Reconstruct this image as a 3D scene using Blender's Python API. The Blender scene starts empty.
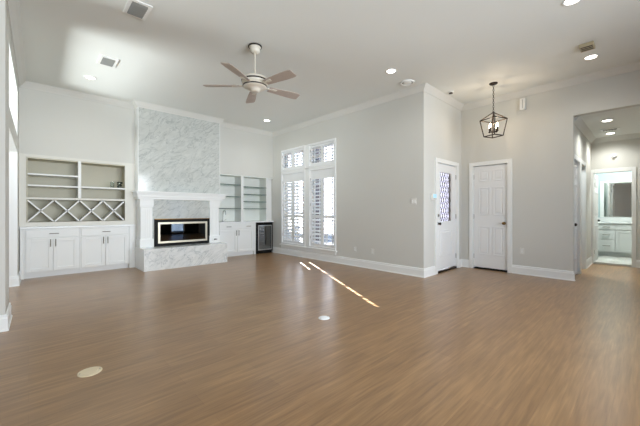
import bpy, bmesh, math, random
from mathutils import Vector, Matrix
PI = math.pi
scn = bpy.context.scene
COL = scn.collection

# ------------------------------------------------------------------ camera, sky, sun, exposure
H = 1.16
cam_d = bpy.data.cameras.new('camera')
cam = bpy.data.objects.new('camera', cam_d); COL.objects.link(cam)
cam_d.sensor_width = 36.0
cam_d.lens = 309.9/640*36.0
cam_d.shift_y = -1.9/640
cam_d.clip_start = 0.02
cam.location = (0, 0, H)
cam.rotation_euler = (PI/2, 0, -math.atan(291.35/309.9))
scn.camera = cam
scn.cycles.sample_clamp_indirect = 3.0
scn.cycles.caustics_reflective = False
scn.cycles.caustics_refractive = False

world = bpy.data.worlds.new('sky'); scn.world = world; world.use_nodes = True
world.cycles.sampling_method = 'NONE'
bg = world.node_tree.nodes['Background']
# hazy sky, glaring round the low sun and bluer away from it
_nt = world.node_tree; _l = _nt.links.new
_tc = _nt.nodes.new('ShaderNodeTexCoord'); _dp = _nt.nodes.new('ShaderNodeVectorMath'); _dp.operation = 'DOT_PRODUCT'
_dp.inputs[1].default_value = Vector((0.62, 0.70, 0.35)).normalized()
_rs = _nt.nodes.new('ShaderNodeMapRange'); _rs.interpolation_type = 'SMOOTHSTEP'
for _k, _v in (('From Min', .15), ('From Max', .95), ('To Min', 2.0), ('To Max', 7.0)): _rs.inputs[_k].default_value = _v
_cr = _nt.nodes.new('ShaderNodeValToRGB')
_cr.color_ramp.elements[0].position = .2; _cr.color_ramp.elements[0].color = (.30, .55, 1, 1)
_cr.color_ramp.elements[1].position = .85; _cr.color_ramp.elements[1].color = (.86, .90, 1, 1)
_l(_tc.outputs['Generated'], _dp.inputs[0]); _l(_dp.outputs['Value'], _rs.inputs['Value']); _l(_dp.outputs['Value'], _cr.inputs['Fac'])
_l(_rs.outputs[0], bg.inputs['Strength']); _l(_cr.outputs['Color'], bg.inputs['Color'])

def light(name, kind, loc, energy, color=(1, 1, 1), parent=None, **kw):
    d = bpy.data.lights.new(name, kind); d.energy = energy; d.color = color
    o = bpy.data.objects.new(name, d); COL.objects.link(o); o.location = loc
    for k, v in kw.items():
        if k == 'dir': o.rotation_euler = Vector(v).to_track_quat('-Z', 'Y').to_euler()
        else: setattr(d, k, v)
    o.parent = parent
    return o
light('sun', 'SUN', (8, 12, 9), 200.0, (1.0, 0.98, 0.95), dir=(-0.46, -0.888, -0.45), angle=math.radians(0.05))
# added area fill lamps inside the unseen rear windows, plus an upward one at left
for x_, w_, e_ in ((1.0, 2.6, 80), (3.55, 1.2, 62)):
    light('rear_window_fill', 'AREA', (x_, -2.42, 1.55), e_, (0.94, 0.985, 1.015), dir=(0, 1, 0), shape='RECTANGLE', size=w_, size_y=2.5, spread=math.radians(105))
light('side_uplight_fill', 'AREA', (-3.42, 5.6, 1.4), 92, (0.94, 1.0, 1.0), dir=(1, 0, 0.7), shape='RECTANGLE', size=1.5, size_y=1.2, spread=math.radians(80))  # added fill aimed up through the high opening to brighten the ceiling
vs = scn.view_settings
vs.view_transform = 'Standard'; vs.look = 'None'; vs.gamma = 1.0; vs.use_curve_mapping = False
vs.exposure = 0.14

# ------------------------------------------------------------------ materials
def S(r, g, b):
    f = lambda c: (c/255/12.92 if c/255 <= .04045 else ((c/255+.055)/1.055)**2.4)
    return (f(r), f(g), f(b), 1)
def nodes(name):
    m = bpy.data.materials.new(name); m.use_nodes = True
    nt = m.node_tree
    return m, nt, nt.nodes['Principled BSDF'], lambda t, **k: mk(nt, t, k)
def mk(nt, t, k):
    n = nt.nodes.new(t)
    for a, v in k.items(): setattr(n, a, v)
    return n
def pos(nt, scale=(1, 1, 1), rot=(0, 0, 0)):
    g = nt.nodes.new('ShaderNodeNewGeometry'); mp = nt.nodes.new('ShaderNodeMapping')
    mp.inputs['Scale'].default_value = scale; mp.inputs['Rotation'].default_value = rot
    nt.links.new(g.outputs['Position'], mp.inputs['Vector'])
    return mp.outputs['Vector']
def paint(name, col, rough=0.5, metal=0.0, var=0.02, spec=0.5, scale=6.0):
    m, nt, b, N = nodes(name)
    n = N('ShaderNodeTexNoise'); n.inputs['Scale'].default_value = scale; n.inputs['Detail'].default_value = 3
    nt.links.new(pos(nt), n.inputs['Vector'])
    mx = N('ShaderNodeMixRGB'); mx.blend_type = 'MULTIPLY'; mx.inputs['Fac'].default_value = 1
    mx.inputs['Color1'].default_value = col
    rp = N('ShaderNodeValToRGB')
    rp.color_ramp.elements[0].color = (1-var*2, 1-var*2, 1-var*2, 1); rp.color_ramp.elements[1].color = (1, 1, 1, 1)
    nt.links.new(n.outputs['Fac'], rp.inputs['Fac']); nt.links.new(rp.outputs['Color'], mx.inputs['Color2'])
    nt.links.new(mx.outputs['Color'], b.inputs['Base Color'])
    b.inputs['Roughness'].default_value = rough; b.inputs['Metallic'].default_value = metal
    b.inputs['Specular IOR Level'].default_value = spec
    return m
def emit(name, col, s):
    m, nt, b, N = nodes(name)
    b.inputs['Base Color'].default_value = col
    b.inputs['Emission Color'].default_value = col; b.inputs['Emission Strength'].default_value = s
    return m
def glass(name, tint=(1, 1, 1, 1), refl=0.5, rough=0.02, base=0.05):
    m, nt, b, N = nodes(name)
    nt.nodes.remove(b)
    out = [n for n in nt.nodes if n.type == 'OUTPUT_MATERIAL'][0]
    t = N('ShaderNodeBsdfTransparent'); t.inputs['Color'].default_value = tint
    g = N('ShaderNodeBsdfGlossy'); g.inputs['Roughness'].default_value = rough
    lw = N('ShaderNodeLayerWeight'); lw.inputs['Blend'].default_value = 0.25
    ma = N('ShaderNodeMath', operation='MULTIPLY_ADD'); ma.inputs[1].default_value = refl; ma.inputs[2].default_value = base
    ma.use_clamp = True
    mx = N('ShaderNodeMixShader')
    nt.links.new(lw.outputs['Fresnel'], ma.inputs[0]); nt.links.new(ma.outputs[0], mx.inputs['Fac'])
    nt.links.new(t.outputs[0], mx.inputs[1]); nt.links.new(g.outputs[0], mx.inputs[2])
    nt.links.new(mx.outputs[0], out.inputs['Surface'])
    return m
def wood_floor():
    m, nt, b, N = nodes('brown_plank_floor')
    L = nt.links.new
    br = N('ShaderNodeTexBrick'); br.offset = 0.37; br.squash = 1.0
    for k, v in (('Scale', 1.0), ('Mortar Size', 0.001), ('Mortar Smooth', 0.4), ('Brick Width', 1.22), ('Row Height', 0.152), ('Bias', 0.0)):
        br.inputs[k].default_value = v
    br.inputs['Color1'].default_value = S(150, 114, 74); br.inputs['Color2'].default_value = S(160, 124, 83)
    br.inputs['Mortar'].default_value = S(136, 99, 66)
    L(pos(nt), br.inputs['Vector'])
    # grain running along the planks, shifted from plank to plank
    n1 = N('ShaderNodeTexNoise'); n1.inputs['Scale'].default_value = 1.0; n1.inputs['Detail'].default_value = 2.5; n1.inputs['Roughness'].default_value = .5; n1.inputs['Distortion'].default_value = 0.5
    L(pos(nt, (2.2, 36, 1)), n1.inputs['Vector'])
    r1 = N('ShaderNodeValToRGB'); e = r1.color_ramp.elements
    e[0].position = .30; e[0].color = (.80, .77, .74, 1); e[1].position = .72; e[1].color = (1.10, 1.10, 1.10, 1)
    L(n1.outputs['Fac'], r1.inputs['Fac'])
    n2 = N('ShaderNodeTexNoise'); n2.inputs['Scale'].default_value = 1.0; n2.inputs['Detail'].default_value = 4; n2.inputs['Distortion'].default_value = 1.6
    L(pos(nt, (1.3, 7, 1)), n2.inputs['Vector'])
    r2 = N('ShaderNodeValToRGB'); e = r2.color_ramp.elements
    e[0].position = .34; e[0].color = (.82, .80, .78, 1); e[1].position = .66; e[1].color = (1.1, 1.1, 1.1, 1)
    L(n2.outputs['Fac'], r2.inputs['Fac'])
    n3 = N('ShaderNodeTexNoise'); n3.inputs['Scale'].default_value = 1.0; n3.inputs['Detail'].default_value = 1; n3.inputs['Distortion'].default_value = .3
    L(pos(nt, (3.5, 70, 1)), n3.inputs['Vector'])
    r3 = N('ShaderNodeValToRGB'); e = r3.color_ramp.elements
    e[0].position = .36; e[0].color = (.86, .84, .81, 1); e[1].position = .66; e[1].color = (1.12, 1.12, 1.12, 1)
    L(n3.outputs['Fac'], r3.inputs['Fac'])
    m0 = N('ShaderNodeMixRGB', blend_type='MULTIPLY'); m0.inputs['Fac'].default_value = .8
    L(br.outputs['Color'], m0.inputs['Color1']); L(r3.outputs['Color'], m0.inputs['Color2'])
    wv = N('ShaderNodeTexWave'); wv.wave_type = 'BANDS'; wv.bands_direction = 'Y'
    for k, v in (('Scale', 1.0), ('Distortion', 7.0), ('Detail', 2.0), ('Detail Scale', 1.2), ('Detail Roughness', .5)): wv.inputs[k].default_value = v
    L(pos(nt, (.9, 5.5, 1)), wv.inputs['Vector'])
    r4 = N('ShaderNodeValToRGB'); e = r4.color_ramp.elements
    e[0].position = .15; e[0].color = (.86, .84, .81, 1); e[1].position = .8; e[1].color = (1.06, 1.06, 1.06, 1)
    L(wv.outputs['Fac'], r4.inputs['Fac'])
    m4 = N('ShaderNodeMixRGB', blend_type='MULTIPLY'); m4.inputs['Fac'].default_value = .4
    L(m0.outputs['Color'], m4.inputs['Color1']); L(r4.outputs['Color'], m4.inputs['Color2'])
    m1 = N('ShaderNodeMixRGB', blend_type='MULTIPLY'); m1.inputs['Fac'].default_value = .8
    m2 = N('ShaderNodeMixRGB', blend_type='MULTIPLY'); m2.inputs['Fac'].default_value = .8
    L(m4.outputs['Color'], m1.inputs['Color1']); L(r1.outputs['Color'], m1.inputs['Color2'])
    L(m1.outputs['Color'], m2.inputs['Color1']); L(r2.outputs['Color'], m2.inputs['Color2'])
    L(m2.outputs['Color'], b.inputs['Base Color'])
    rr = N('ShaderNodeMapRange'); rr.inputs['To Min'].default_value = .278; rr.inputs['To Max'].default_value = .30
    L(n2.outputs['Fac'], rr.inputs['Value']); L(rr.outputs[0], b.inputs['Roughness'])
    b.inputs['Specular IOR Level'].default_value = 0.7
    b.inputs['Coat Weight'].default_value = .16; b.inputs['Coat Roughness'].default_value = .285; b.inputs['Coat IOR'].default_value = 1.5
    return m
def marble(name, base, vein, joints=True):
    m, nt, b, N = nodes(name)
    L = nt.links.new
    v = pos(nt, (1, 1, 1), (0.5, 0.62, 0.3))
    n0 = N('ShaderNodeTexNoise'); n0.inputs['Scale'].default_value = 1.5; n0.inputs['Detail'].default_value = 8; n0.inputs['Roughness'].default_value = .62; n0.inputs['Distortion'].default_value = 1.4
    st = N('ShaderNodeMapping'); st.inputs['Scale'].default_value = (1.0, 1.0, 2.6)
    L(v, st.inputs['Vector']); L(st.outputs[0], n0.inputs['Vector'])
    ab = N('ShaderNodeMath', operation='SUBTRACT'); ab.inputs[1].default_value = .5
    a2 = N('ShaderNodeMath', operation='ABSOLUTE')
    L(n0.outputs['Fac'], ab.inputs[0]); L(ab.outputs[0], a2.inputs[0])
    r = N('ShaderNodeValToRGB'); e = r.color_ramp.elements
    e[0].position = 0.0; e[0].color = vein; e[1].position = .016; e[1].color = base
    L(a2.outputs[0], r.inputs['Fac'])
    n2 = N('ShaderNodeTexNoise'); n2.inputs['Scale'].default_value = 5.5; n2.inputs['Detail'].default_value = 9; n2.inputs['Distortion'].default_value = .6; n2.inputs['Roughness'].default_value = .7
    L(st.outputs[0], n2.inputs['Vector'])
    r2 = N('ShaderNodeValToRGB'); e = r2.color_ramp.elements
    e[0].position = .30; e[0].color = (.83, .845, .84, 1); e[1].position = .60; e[1].color = (1.04, 1.04, 1.04, 1)
    L(n2.outputs['Fac'], r2.inputs['Fac'])
    mx = N('ShaderNodeMixRGB', blend_type='MULTIPLY'); mx.inputs['Fac'].default_value = 1
    L(r.outputs['Color'], mx.inputs['Color1']); L(r2.outputs['Color'], mx.inputs['Color2'])
    last = mx
    if joints:
        br = N('ShaderNodeTexBrick'); br.offset = .5
        for k, val in (('Scale', 1.0), ('Mortar Size', .0022), ('Brick Width', .61), ('Row Height', .61)): br.inputs[k].default_value = val
        br.inputs['Color1'].default_value = br.inputs['Color2'].default_value = (1, 1, 1, 1); br.inputs['Mortar'].default_value = (.86, .87, .87, 1)
        sp = N('ShaderNodeSeparateXYZ'); cb = N('ShaderNodeCombineXYZ')
        L(pos(nt), sp.inputs[0]); L(sp.outputs['X'], cb.inputs['X']); L(sp.outputs['Z'], cb.inputs['Y']); L(cb.outputs[0], br.inputs['Vector'])
        m3 = N('ShaderNodeMixRGB', blend_type='MULTIPLY'); m3.inputs['Fac'].default_value = 1
        L(last.outputs['Color'], m3.inputs['Color1']); L(br.outputs['Color'], m3.inputs['Color2']); last = m3
    L(last.outputs['Color'], b.inputs['Base Color'])
    b.inputs['Roughness'].default_value = .12
    return m
def brick(name):
    m, nt, b, N = nodes(name)
    br = N('ShaderNodeTexBrick')
    for k, val in (('Scale', 1.0), ('Mortar Size', .006), ('Brick Width', .21), ('Row Height', .075)): br.inputs[k].default_value = val
    br.inputs['Color1'].default_value = S(142, 118, 108); br.inputs['Color2'].default_value = S(112, 92, 84); br.inputs['Mortar'].default_value = S(170, 160, 150)
    sp = N('ShaderNodeSeparateXYZ'); cb = N('ShaderNodeCombineXYZ'); ad = N('ShaderNodeMath', operation='ADD')
    L = nt.links.new
    L(pos(nt), sp.inputs[0]); L(sp.outputs['X'], ad.inputs[0]); L(sp.outputs['Y'], ad.inputs[1])
    L(ad.outputs[0], cb.inputs['X']); L(sp.outputs['Z'], cb.inputs['Y']); L(cb.outputs[0], br.inputs['Vector'])
    L(br.outputs['Color'], b.inputs['Base Color']); b.inputs['Roughness'].default_value = .9
    return m

M = dict(
    wall=paint('greige_wall_paint', S(215, 214, 207), .72, var=.012, spec=.3, scale=2),
    ceil=paint('ceiling_white', S(234, 236, 232), .85, var=.01, spec=.2, scale=2),
    trim=paint('white_trim', S(243, 244, 241), .38, var=.008),
    cab=paint('white_cabinet', S(234, 235, 232), .4, var=.008),
    rear=paint('rear_wall_darkened', S(62, 60, 58), .8),  # unseen rear wall, darkened so the fire glass reflects it dim
    crown=paint('crown_white', S(222, 221, 215), .6, var=.01),
    frame=paint('built_in_frame', S(226, 224, 215), .5, var=.01),
    niche=paint('niche_cream', S(206, 201, 181), .55, var=.015),
    niche2=paint('niche_pale', S(242, 244, 238), .5, var=.01),
    door=paint('white_door', S(242, 242, 240), .38, var=.008),
    top=paint('white_worktop', S(240, 241, 240), .2, var=.02),
    floor=wood_floor(),
    marble=marble('grey_white_marble', S(206, 208, 203), S(170, 174, 171)),
    marble2=marble('hearth_marble', S(228, 229, 226), S(186, 191, 190), False),
    black=paint('black_metal', S(13, 12, 11), .55, var=.1, spec=.2),
    dark=paint('firebox_and_shade_dark', S(26, 23, 20), .9, var=.1),  # near-black for firebox and slots, and for shade painted into gaps
    bronze=paint('dark_bronze', S(52, 42, 34), .4, .6, var=.1),
    steel=paint('brushed_steel', S(196, 196, 196), .28, 1.0, var=.04),
    nickel=paint('satin_nickel', S(168, 164, 156), .32, 1.0, var=.04),
    brass=paint('aged_brass', S(150, 118, 74), .3, 1.0, var=.05),
    goldtrim=paint('champagne_trim', S(206, 198, 178), .35, .7, var=.03),
    pull=paint('pewter_pull', S(120, 112, 98), .35, .9, var=.05),
    blade=paint('washed_wood_blade', S(190, 176, 165), .5, var=.08, scale=14),
    fanwhite=paint('fan_off_white', S(226, 220, 206), .4, var=.02),
    shutter=paint('white_shutter', S(240, 241, 240), .4, var=.006),
    glass=glass('window_glass', (.96, .98, 1, 1), .6, .01, .02),
    doorglass=glass('leaded_privacy_glass', (.62, .61, .66, 1), .5, .15, .06),
    fireglass=glass('dark_fire_glass', (.05, .05, .055, 1), .7, .01, .13),
    fridgeglass=glass('smoked_fridge_glass', (.07, .10, .11, 1), .9, .02, .26),
    shelfglass=glass('glass_shelf_face', (.88, .94, .91, 1), .5, .02, .04),
    clear=glass('clear_tumbler', (.93, .96, .95, 1), .7, .02, .05),
    glassedge=paint('green_glass_edge', S(92, 108, 100), .2, var=.04),
    green=paint('dark_green_leaf', S(36, 50, 38), .6, var=.2, scale=40),
    grille=paint('grey_grille', S(150, 152, 149), .6, var=.03),
    plate=paint('cream_plate', S(222, 205, 172), .4, var=.03),
    beige=paint('yellowed_plastic', S(190, 178, 148), .5, var=.03),
    brick=brick('brown_brick'),
    ground=paint('ground_reflection_blue', S(66, 82, 98), .9, var=.15, scale=4),  # ground tinted blue so the fire glass reflects a blue band
    mirror=paint('mirror', S(225, 225, 222), .03, 1.0, var=.0),
    tile=paint('pale_tile', S(225, 226, 220), .3, var=.02),
    teal=paint('aqua_bath_wall', S(192, 210, 212), .6, var=.01),
    keyscreen=emit('keypad_screen', S(160, 200, 215), .5),
    lens=emit('lit_lens', (1.0, .95, .86, 1), 9.0),
    bulb=emit('lit_bulb', (1.0, .82, .58, 1), 14.0),
    candle=paint('candle_sleeve', S(235, 225, 205), .5, var=.02),
    towel=paint('taupe_wall', S(170, 160, 140), .8, var=.04),
)

# ------------------------------------------------------------------ mesh helper
class G:
    def __init__(s): s.v = []; s.f = []; s.m = []; s.sm = []; s.mi = 0
    def add(s, vs_, fs_, smooth=False):
        o = len(s.v); s.v += [tuple(p) for p in vs_]
        for f in fs_: s.f.append([i+o for i in f]); s.m.append(s.mi); s.sm.append(smooth)
        return s
    def mat(s, i): s.mi = i; return s
    def box(s, x0, x1, y0, y1, z0, z1, bv=0.0, T=None):
        if x0 > x1: x0, x1 = x1, x0
        if y0 > y1: y0, y1 = y1, y0
        if z0 > z1: z0, z1 = z1, z0
        bm = bmesh.new()
        P = [(x, y, z) for x in (x0, x1) for y in (y0, y1) for z in (z0, z1)]
        V = [bm.verts.new(p) for p in P]
        for f in ((0, 1, 3, 2), (4, 6, 7, 5), (0, 4, 5, 1), (2, 3, 7, 6), (0, 2, 6, 4), (1, 5, 7, 3)): bm.faces.new([V[i] for i in f])
        if bv: bmesh.ops.bevel(bm, geom=bm.edges[:], offset=min(bv, (x1-x0)*.45, (y1-y0)*.45, (z1-z0)*.45), segments=2, affect='EDGES', profile=.6)
        bm.verts.index_update()
        vv = [v.co.copy() for v in bm.verts]
        if T is not None: vv = [T @ v for v in vv]
        s.add(vv, [[v.index for v in f.verts] for f in bm.faces]); bm.free(); return s
    def cyl(s, p0, p1, r0, r1=None, n=16, cap=True):
        r1 = r0 if r1 is None else r1
        p0, p1 = Vector(p0), Vector(p1); d = (p1-p0).normalized()
        a = d.orthogonal().normalized(); b = d.cross(a)
        ring = lambda p, r: [p+(a*math.cos(2*PI*i/n)+b*math.sin(2*PI*i/n))*r for i in range(n)]
        s.add(ring(p0, r0)+ring(p1, r1), [[i, (i+1) % n, n+(i+1) % n, n+i] for i in range(n)], True)
        if cap: s.add(ring(p0, r0), [list(range(n))[::-1]]); s.add(ring(p1, r1), [list(range(n))])
        return s
    def tube(s, pts, r, n=10):
        pts = [Vector(p) for p in pts]
        rings = []; a = None
        for i, p in enumerate(pts):
            d = (pts[min(i+1, len(pts)-1)]-pts[max(i-1, 0)]).normalized()
            a = d.orthogonal().normalized() if a is None else (a-d*a.dot(d)).normalized()
            b = d.cross(a)
            rings += [p+(a*math.cos(2*PI*k/n)+b*math.sin(2*PI*k/n))*r for k in range(n)]
        fs = [[i*n+k, i*n+(k+1) % n, (i+1)*n+(k+1) % n, (i+1)*n+k] for i in range(len(pts)-1) for k in range(n)]
        s.add(rings, fs, True)
        s.add(rings[:n], [list(range(n))[::-1]]); s.add(rings[-n:], [list(range(n))]); return s
    def lathe(s, c, prof, n=32, smooth=True):                 # prof: (radius, z) from top to bottom
        x, y, z = c; vv = []
        for r, h in prof: vv += [(x+r*math.cos(2*PI*i/n), y+r*math.sin(2*PI*i/n), z+h) for i in range(n)]
        s.add(vv, [[j*n+i, (j+1)*n+i, (j+1)*n+(i+1) % n, j*n+(i+1) % n] for j in range(len(prof)-1) for i in range(n)], smooth)
        if prof[0][0] > 1e-4: s.add(vv[:n], [list(range(n))])
        if prof[-1][0] > 1e-4: s.add(vv[-n:], [list(range(n))[::-1]])
        return s
    def sphere(s, c, r, sc=(1, 1, 1), n=14):
        bm = bmesh.new(); bmesh.ops.create_uvsphere(bm, u_segments=n, v_segments=n//2+2, radius=r)
        bm.verts.index_update()
        s.add([(c[0]+v.co.x*sc[0], c[1]+v.co.y*sc[1], c[2]+v.co.z*sc[2]) for v in bm.verts], [[v.index for v in f.verts] for f in bm.faces], True); bm.free(); return s
    def prism(s, poly, off):                                  # closed polygon (3-D) pushed along off
        n = len(poly); off = Vector(off)
        a = [Vector(p) for p in poly]; b = [p+off for p in a]
        s.add(a+b, [list(range(n))[::-1], [n+i for i in range(n)]]+[[i, (i+1) % n, n+(i+1) % n, n+i] for i in range(n)]); return s
    def sweep(s, path, prof):                                 # path in plan (room on the right hand), prof: closed (offset into room, z)
        P = [Vector(p) for p in path]; k = len(P); m = len(prof); vv = []
        for i in range(k):
            d0 = (P[i]-P[i-1]).normalized() if i else None
            d1 = (P[i+1]-P[i]).normalized() if i < k-1 else None
            n0 = Vector((d0.y, -d0.x)) if d0 else None; n1 = Vector((d1.y, -d1.x)) if d1 else None
            if n0 is None: mt = n1
            elif n1 is None: mt = n0
            else: mt = (n0+n1)/(1+n0.dot(n1))
            vv += [(P[i].x+mt.x*o, P[i].y+mt.y*o, z) for o, z in prof]
        fs = [[i*m+j, i*m+(j+1) % m, (i+1)*m+(j+1) % m, (i+1)*m+j] for i in range(k-1) for j in range(m)]
        fs += [list(range(m))[::-1], [(k-1)*m+j for j in range(m)]]
        s.add(vv, fs); return s
    def slab(s, axis, a0, a1, us, zs, holes, fn=None):        # wall of thickness a0..a1, split into cells, holes left out
        us = sorted(set(us+[h[i] for h in holes for i in (0, 1)])); zs = sorted(set(zs+[h[i] for h in holes for i in (2, 3)]))
        us = [u for u in us]; nu, nz = len(us)-1, len(zs)-1
        solid = lambda i, j: 0 <= i < nu and 0 <= j < nz and not any(h[0]-1e-6 <= us[i] and us[i+1] <= h[1]+1e-6 and h[2]-1e-6 <= zs[j] and zs[j+1] <= h[3]+1e-6 for h in holes)
        def p(a, u, z):
            q = (a, u, z) if axis == 'x' else (u, a, z)
            return fn(q) if fn else q
        vid = {}
        def vi(a, i, j):
            k = (a, i, j)
            if k not in vid: vid[k] = len(vv); vv.append(p(a, us[i], zs[j]))
            return vid[k]
        vv = []; fs = []
        for i in range(nu):
            for j in range(nz):
                if not solid(i, j): continue
                fs.append([vi(a0, i, j), vi(a0, i, j+1), vi(a0, i+1, j+1), vi(a0, i+1, j)])
                fs.append([vi(a1, i, j), vi(a1, i+1, j), vi(a1, i+1, j+1), vi(a1, i, j+1)])
                for (di, dj, e) in ((-1, 0, ((i, j), (i, j+1))), (1, 0, ((i+1, j), (i+1, j+1))), (0, -1, ((i, j), (i+1, j))), (0, 1, ((i, j+1), (i+1, j+1)))):
                    if not solid(i+di, j+dj):
                        (x0, y0), (x1, y1) = e
                        fs.append([vi(a0, x0, y0), vi(a0, x1, y1), vi(a1, x1, y1), vi(a1, x0, y0)])
        s.add(vv, fs); return s
    def move(s, d): s.v = [(p[0]+d[0], p[1]+d[1], p[2]+d[2]) for p in s.v]; return s
    def xf(s, T): s.v = [tuple(T @ Vector(p)) for p in s.v]; return s
    def mesh(s, name, mats):
        me = bpy.data.meshes.new(name); me.from_pydata(s.v, [], s.f)
        for m in (mats if isinstance(mats, (list, tuple)) else [mats]): me.materials.append(m)
        me.polygons.foreach_set('material_index', s.m); me.polygons.foreach_set('use_smooth', s.sm)
        bm = bmesh.new(); bm.from_mesh(me); bmesh.ops.recalc_face_normals(bm, faces=bm.faces); bm.to_mesh(me); bm.free()
        me.update(); return me

def obj(name, g, mats, parent=None, loc=(0, 0, 0), label=None):
    o = bpy.data.objects.new(name, g.mesh(name, mats)); COL.objects.link(o); o.location = loc
    if parent: o.parent = parent
    if label: o['label'] = label
    return o
def root_loc(o):
    p = Vector((0, 0, 0))
    while o: p += o.location; o = o.parent
    return p
def W(name, g, mats, parent, label=None):                      # part whose mesh was laid out in room coordinates
    return obj(name, g.move(-root_loc(parent)), mats, parent, label=label)
def thing(name, label, cat, loc=(0, 0, 0), group=None):
    o = bpy.data.objects.new(name, None); COL.objects.link(o); o.location = loc; o.empty_display_size = .1
    return tag(o, label, cat, group)
def tag(o, label, cat, group=None, kind=None):
    o['label'] = label; o['category'] = cat
    if group: o['group'] = group
    if kind: o['kind'] = kind
    return o
def struct(name, g, mats, label, cat, loc=(0, 0, 0)):
    return tag(obj(name, g, mats, None, loc), label, cat, kind='structure')
def sroot(name, label, cat, loc):
    return tag(thing(name, label, cat, loc), label, cat, kind='structure')

# ------------------------------------------------------------------ the setting
CE = 3.35; YA = 7.27; XB = 5.02; YE = 2.70; XC = 6.60; YH = .89; HC = 2.75
def leftx(y): return -.165+(y-4.28)*(.048/2.99)
shear = lambda q: (q[0]+leftx(q[1]), q[1], q[2])

g = G().box(-3.6, 10.0, -2.6, 8.2, -.10, 0)
floor = struct('floor', g, M['floor'], 'brown wood plank floor running through room and hall', 'floor')
struct('ceiling', G().box(-3.6, 6.72, -2.6, 7.72, CE, CE+.1), M['ceil'], 'flat white ceiling of the main room', 'ceiling')
struct('ceiling_hall', G().box(6.72, 11.25, -1.1, 2.4, HC, HC+.1), M['ceil'], 'lower white ceiling of the hall at right', 'ceiling')
# fireplace wall, with the two built-in recesses (depth .42)
struct('wall_fireplace', G().slab('y', YA, YA+.42, [-3.6, 5.18], [2.09, CE], []), M['wall'], 'beige upper far wall over fireplace and built-ins', 'wall')
struct('wall_fireplace_middle', G().box(1.60, 3.34, YA+.002, YA+.42, 0, 2.088), M['wall'], 'far wall behind the fireplace between the built-ins', 'wall')
struct('wall_fireplace_left', G().box(-3.6, -.125, YA, YA+.42, 0, 2.089), M['wall'], 'far wall of the adjoining room at left', 'wall')
struct('wall_niche_back', G().box(-.125, 5.18, YA+.42, YA+.47, 0, 2.2), M['wall'], 'back wall of the built-in recesses', 'wall')
# shuttered window wall
WL, WR = (5.905, 6.835), (4.845, 5.705)
holes = [(a, b, z0, z1) for a, b in (WL, WR) for z0, z1 in ((.31, 2.15), (2.26, 2.76))]
struct('wall_window', G().slab('x', XB, XB+.16, [YE, YA+.42], [0, CE], holes), M['wall'], 'beige wall with four shuttered windows', 'wall')
struct('wall_entry', G().slab('y', YE, YE+.16, [XB+.16, XC], [0, CE], [(5.50, 6.37, 0, 2.075)]), M['wall'], 'beige entry wall around the front door', 'wall')
struct('wall_closet', G().slab('x', XC, XC+.12, [-2.6, YE+.16], [0, CE], [(1.835, 2.465, 0, 2.075), (-.45, .87, 0, HC)]), M['wall'], 'beige wall with closet door and hall opening', 'wall')
struct('wall_hall_side', G().slab('y', YH, YH+.12, [XC+.12, 9.22], [0, HC], [(6.69, 7.36, 0, 2.06), (7.52, 8.12, 0, 2.06)]), M['wall'], 'beige side wall of the hall with two doorways', 'wall')
struct('wall_hall_end', G().slab('x', 9.10, 9.22, [-1.1, YH], [0, HC], [(.25, .85, 0, 2.0)]), M['wall'], 'beige end wall of the hall around bathroom door', 'wall')
struct('wall_hall_right', G().slab('y', -.57, -.45, [XC+.12, 9.10], [0, HC], []), M['wall'], 'beige right wall of the hall', 'wall')
# thick wall at left: end post, low doorway and high opening
g = G().slab('x', -.46, 0, [4.28, YA], [0, CE], [(4.80, 6.70, 0, 2.08), (4.80, 6.70, 2.32, 3.01)], shear)
struct('wall_left', g, M['wall'], 'thick beige left wall with doorway and high opening', 'wall')
struct('wall_rear', G().slab('y', -2.6, -2.5, [-3.6, XC], [0, CE], [(-.3, 2.3, .3, 2.8), (2.9, 4.2, .3, 2.8), (5.2, 5.9, .05, 2.5)]), M['rear'], 'unseen rear wall with tall windows, darkened for dim reflections', 'wall')
struct('wall_side', G().slab('x', -3.6, -3.5, [-2.6, YA+.42], [0, CE], [(4.85, 6.35, .6, 2.8)]), M['wall'], 'far left wall of the adjoining room with windows', 'wall')
# bathroom and the bright side room
g = G().slab('x', 11.06, 11.16, [-1.1, 2.4], [0, HC], [])
struct('wall_bath_back', g, M['teal'], 'pale wall behind the bathroom vanity', 'wall')
struct('wall_bath_side', G().slab('y', 1.10, 1.2, [9.22, 11.06], [0, HC], []), M['teal'], 'pale left side wall of the bathroom', 'wall')
struct('wall_bath_right', G().slab('y', -1.1, -1.0, [9.22, 11.06], [0, HC], []), M['towel'], 'taupe right side wall of the bathroom', 'wall')
struct('floor_bath', G().box(9.2, 11.06, -1.0, 1.1, 0, .03), M['tile'], 'pale tile floor of the bathroom', 'floor')
struct('wall_side_room', G().slab('y', 2.3, 2.4, [6.72, 9.22], [0, HC], []), M['teal'], 'pale back wall of the bright side room', 'wall')
struct('wall_side_room_end', G().slab('x', 9.10, 9.22, [1.2, 2.3], [0, HC], []), M['teal'], 'pale end wall of the bright side room', 'wall')
struct('ground', G().box(-30, 40, -30, 45, -.4, -.12), M['ground'], 'ground outside the house, coloured blue grey for the glass reflections', 'ground')

g = G()
for z0, z1 in ((0, 2.08), (2.32, 3.01)):
    g.slab('y', 6.692, 6.70, [-.46, 0], [z0, z1], [], lambda q: shear(q))
    g.slab('x', -.46, 0, [4.80, 6.692], [z1-.008, z1], [], shear)
struct('trim_5', g, M['trim'], 'white lining added to brighten the openings in the left wall', 'added lining')  # white lining added so jambs and soffits look brightly lit
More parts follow.
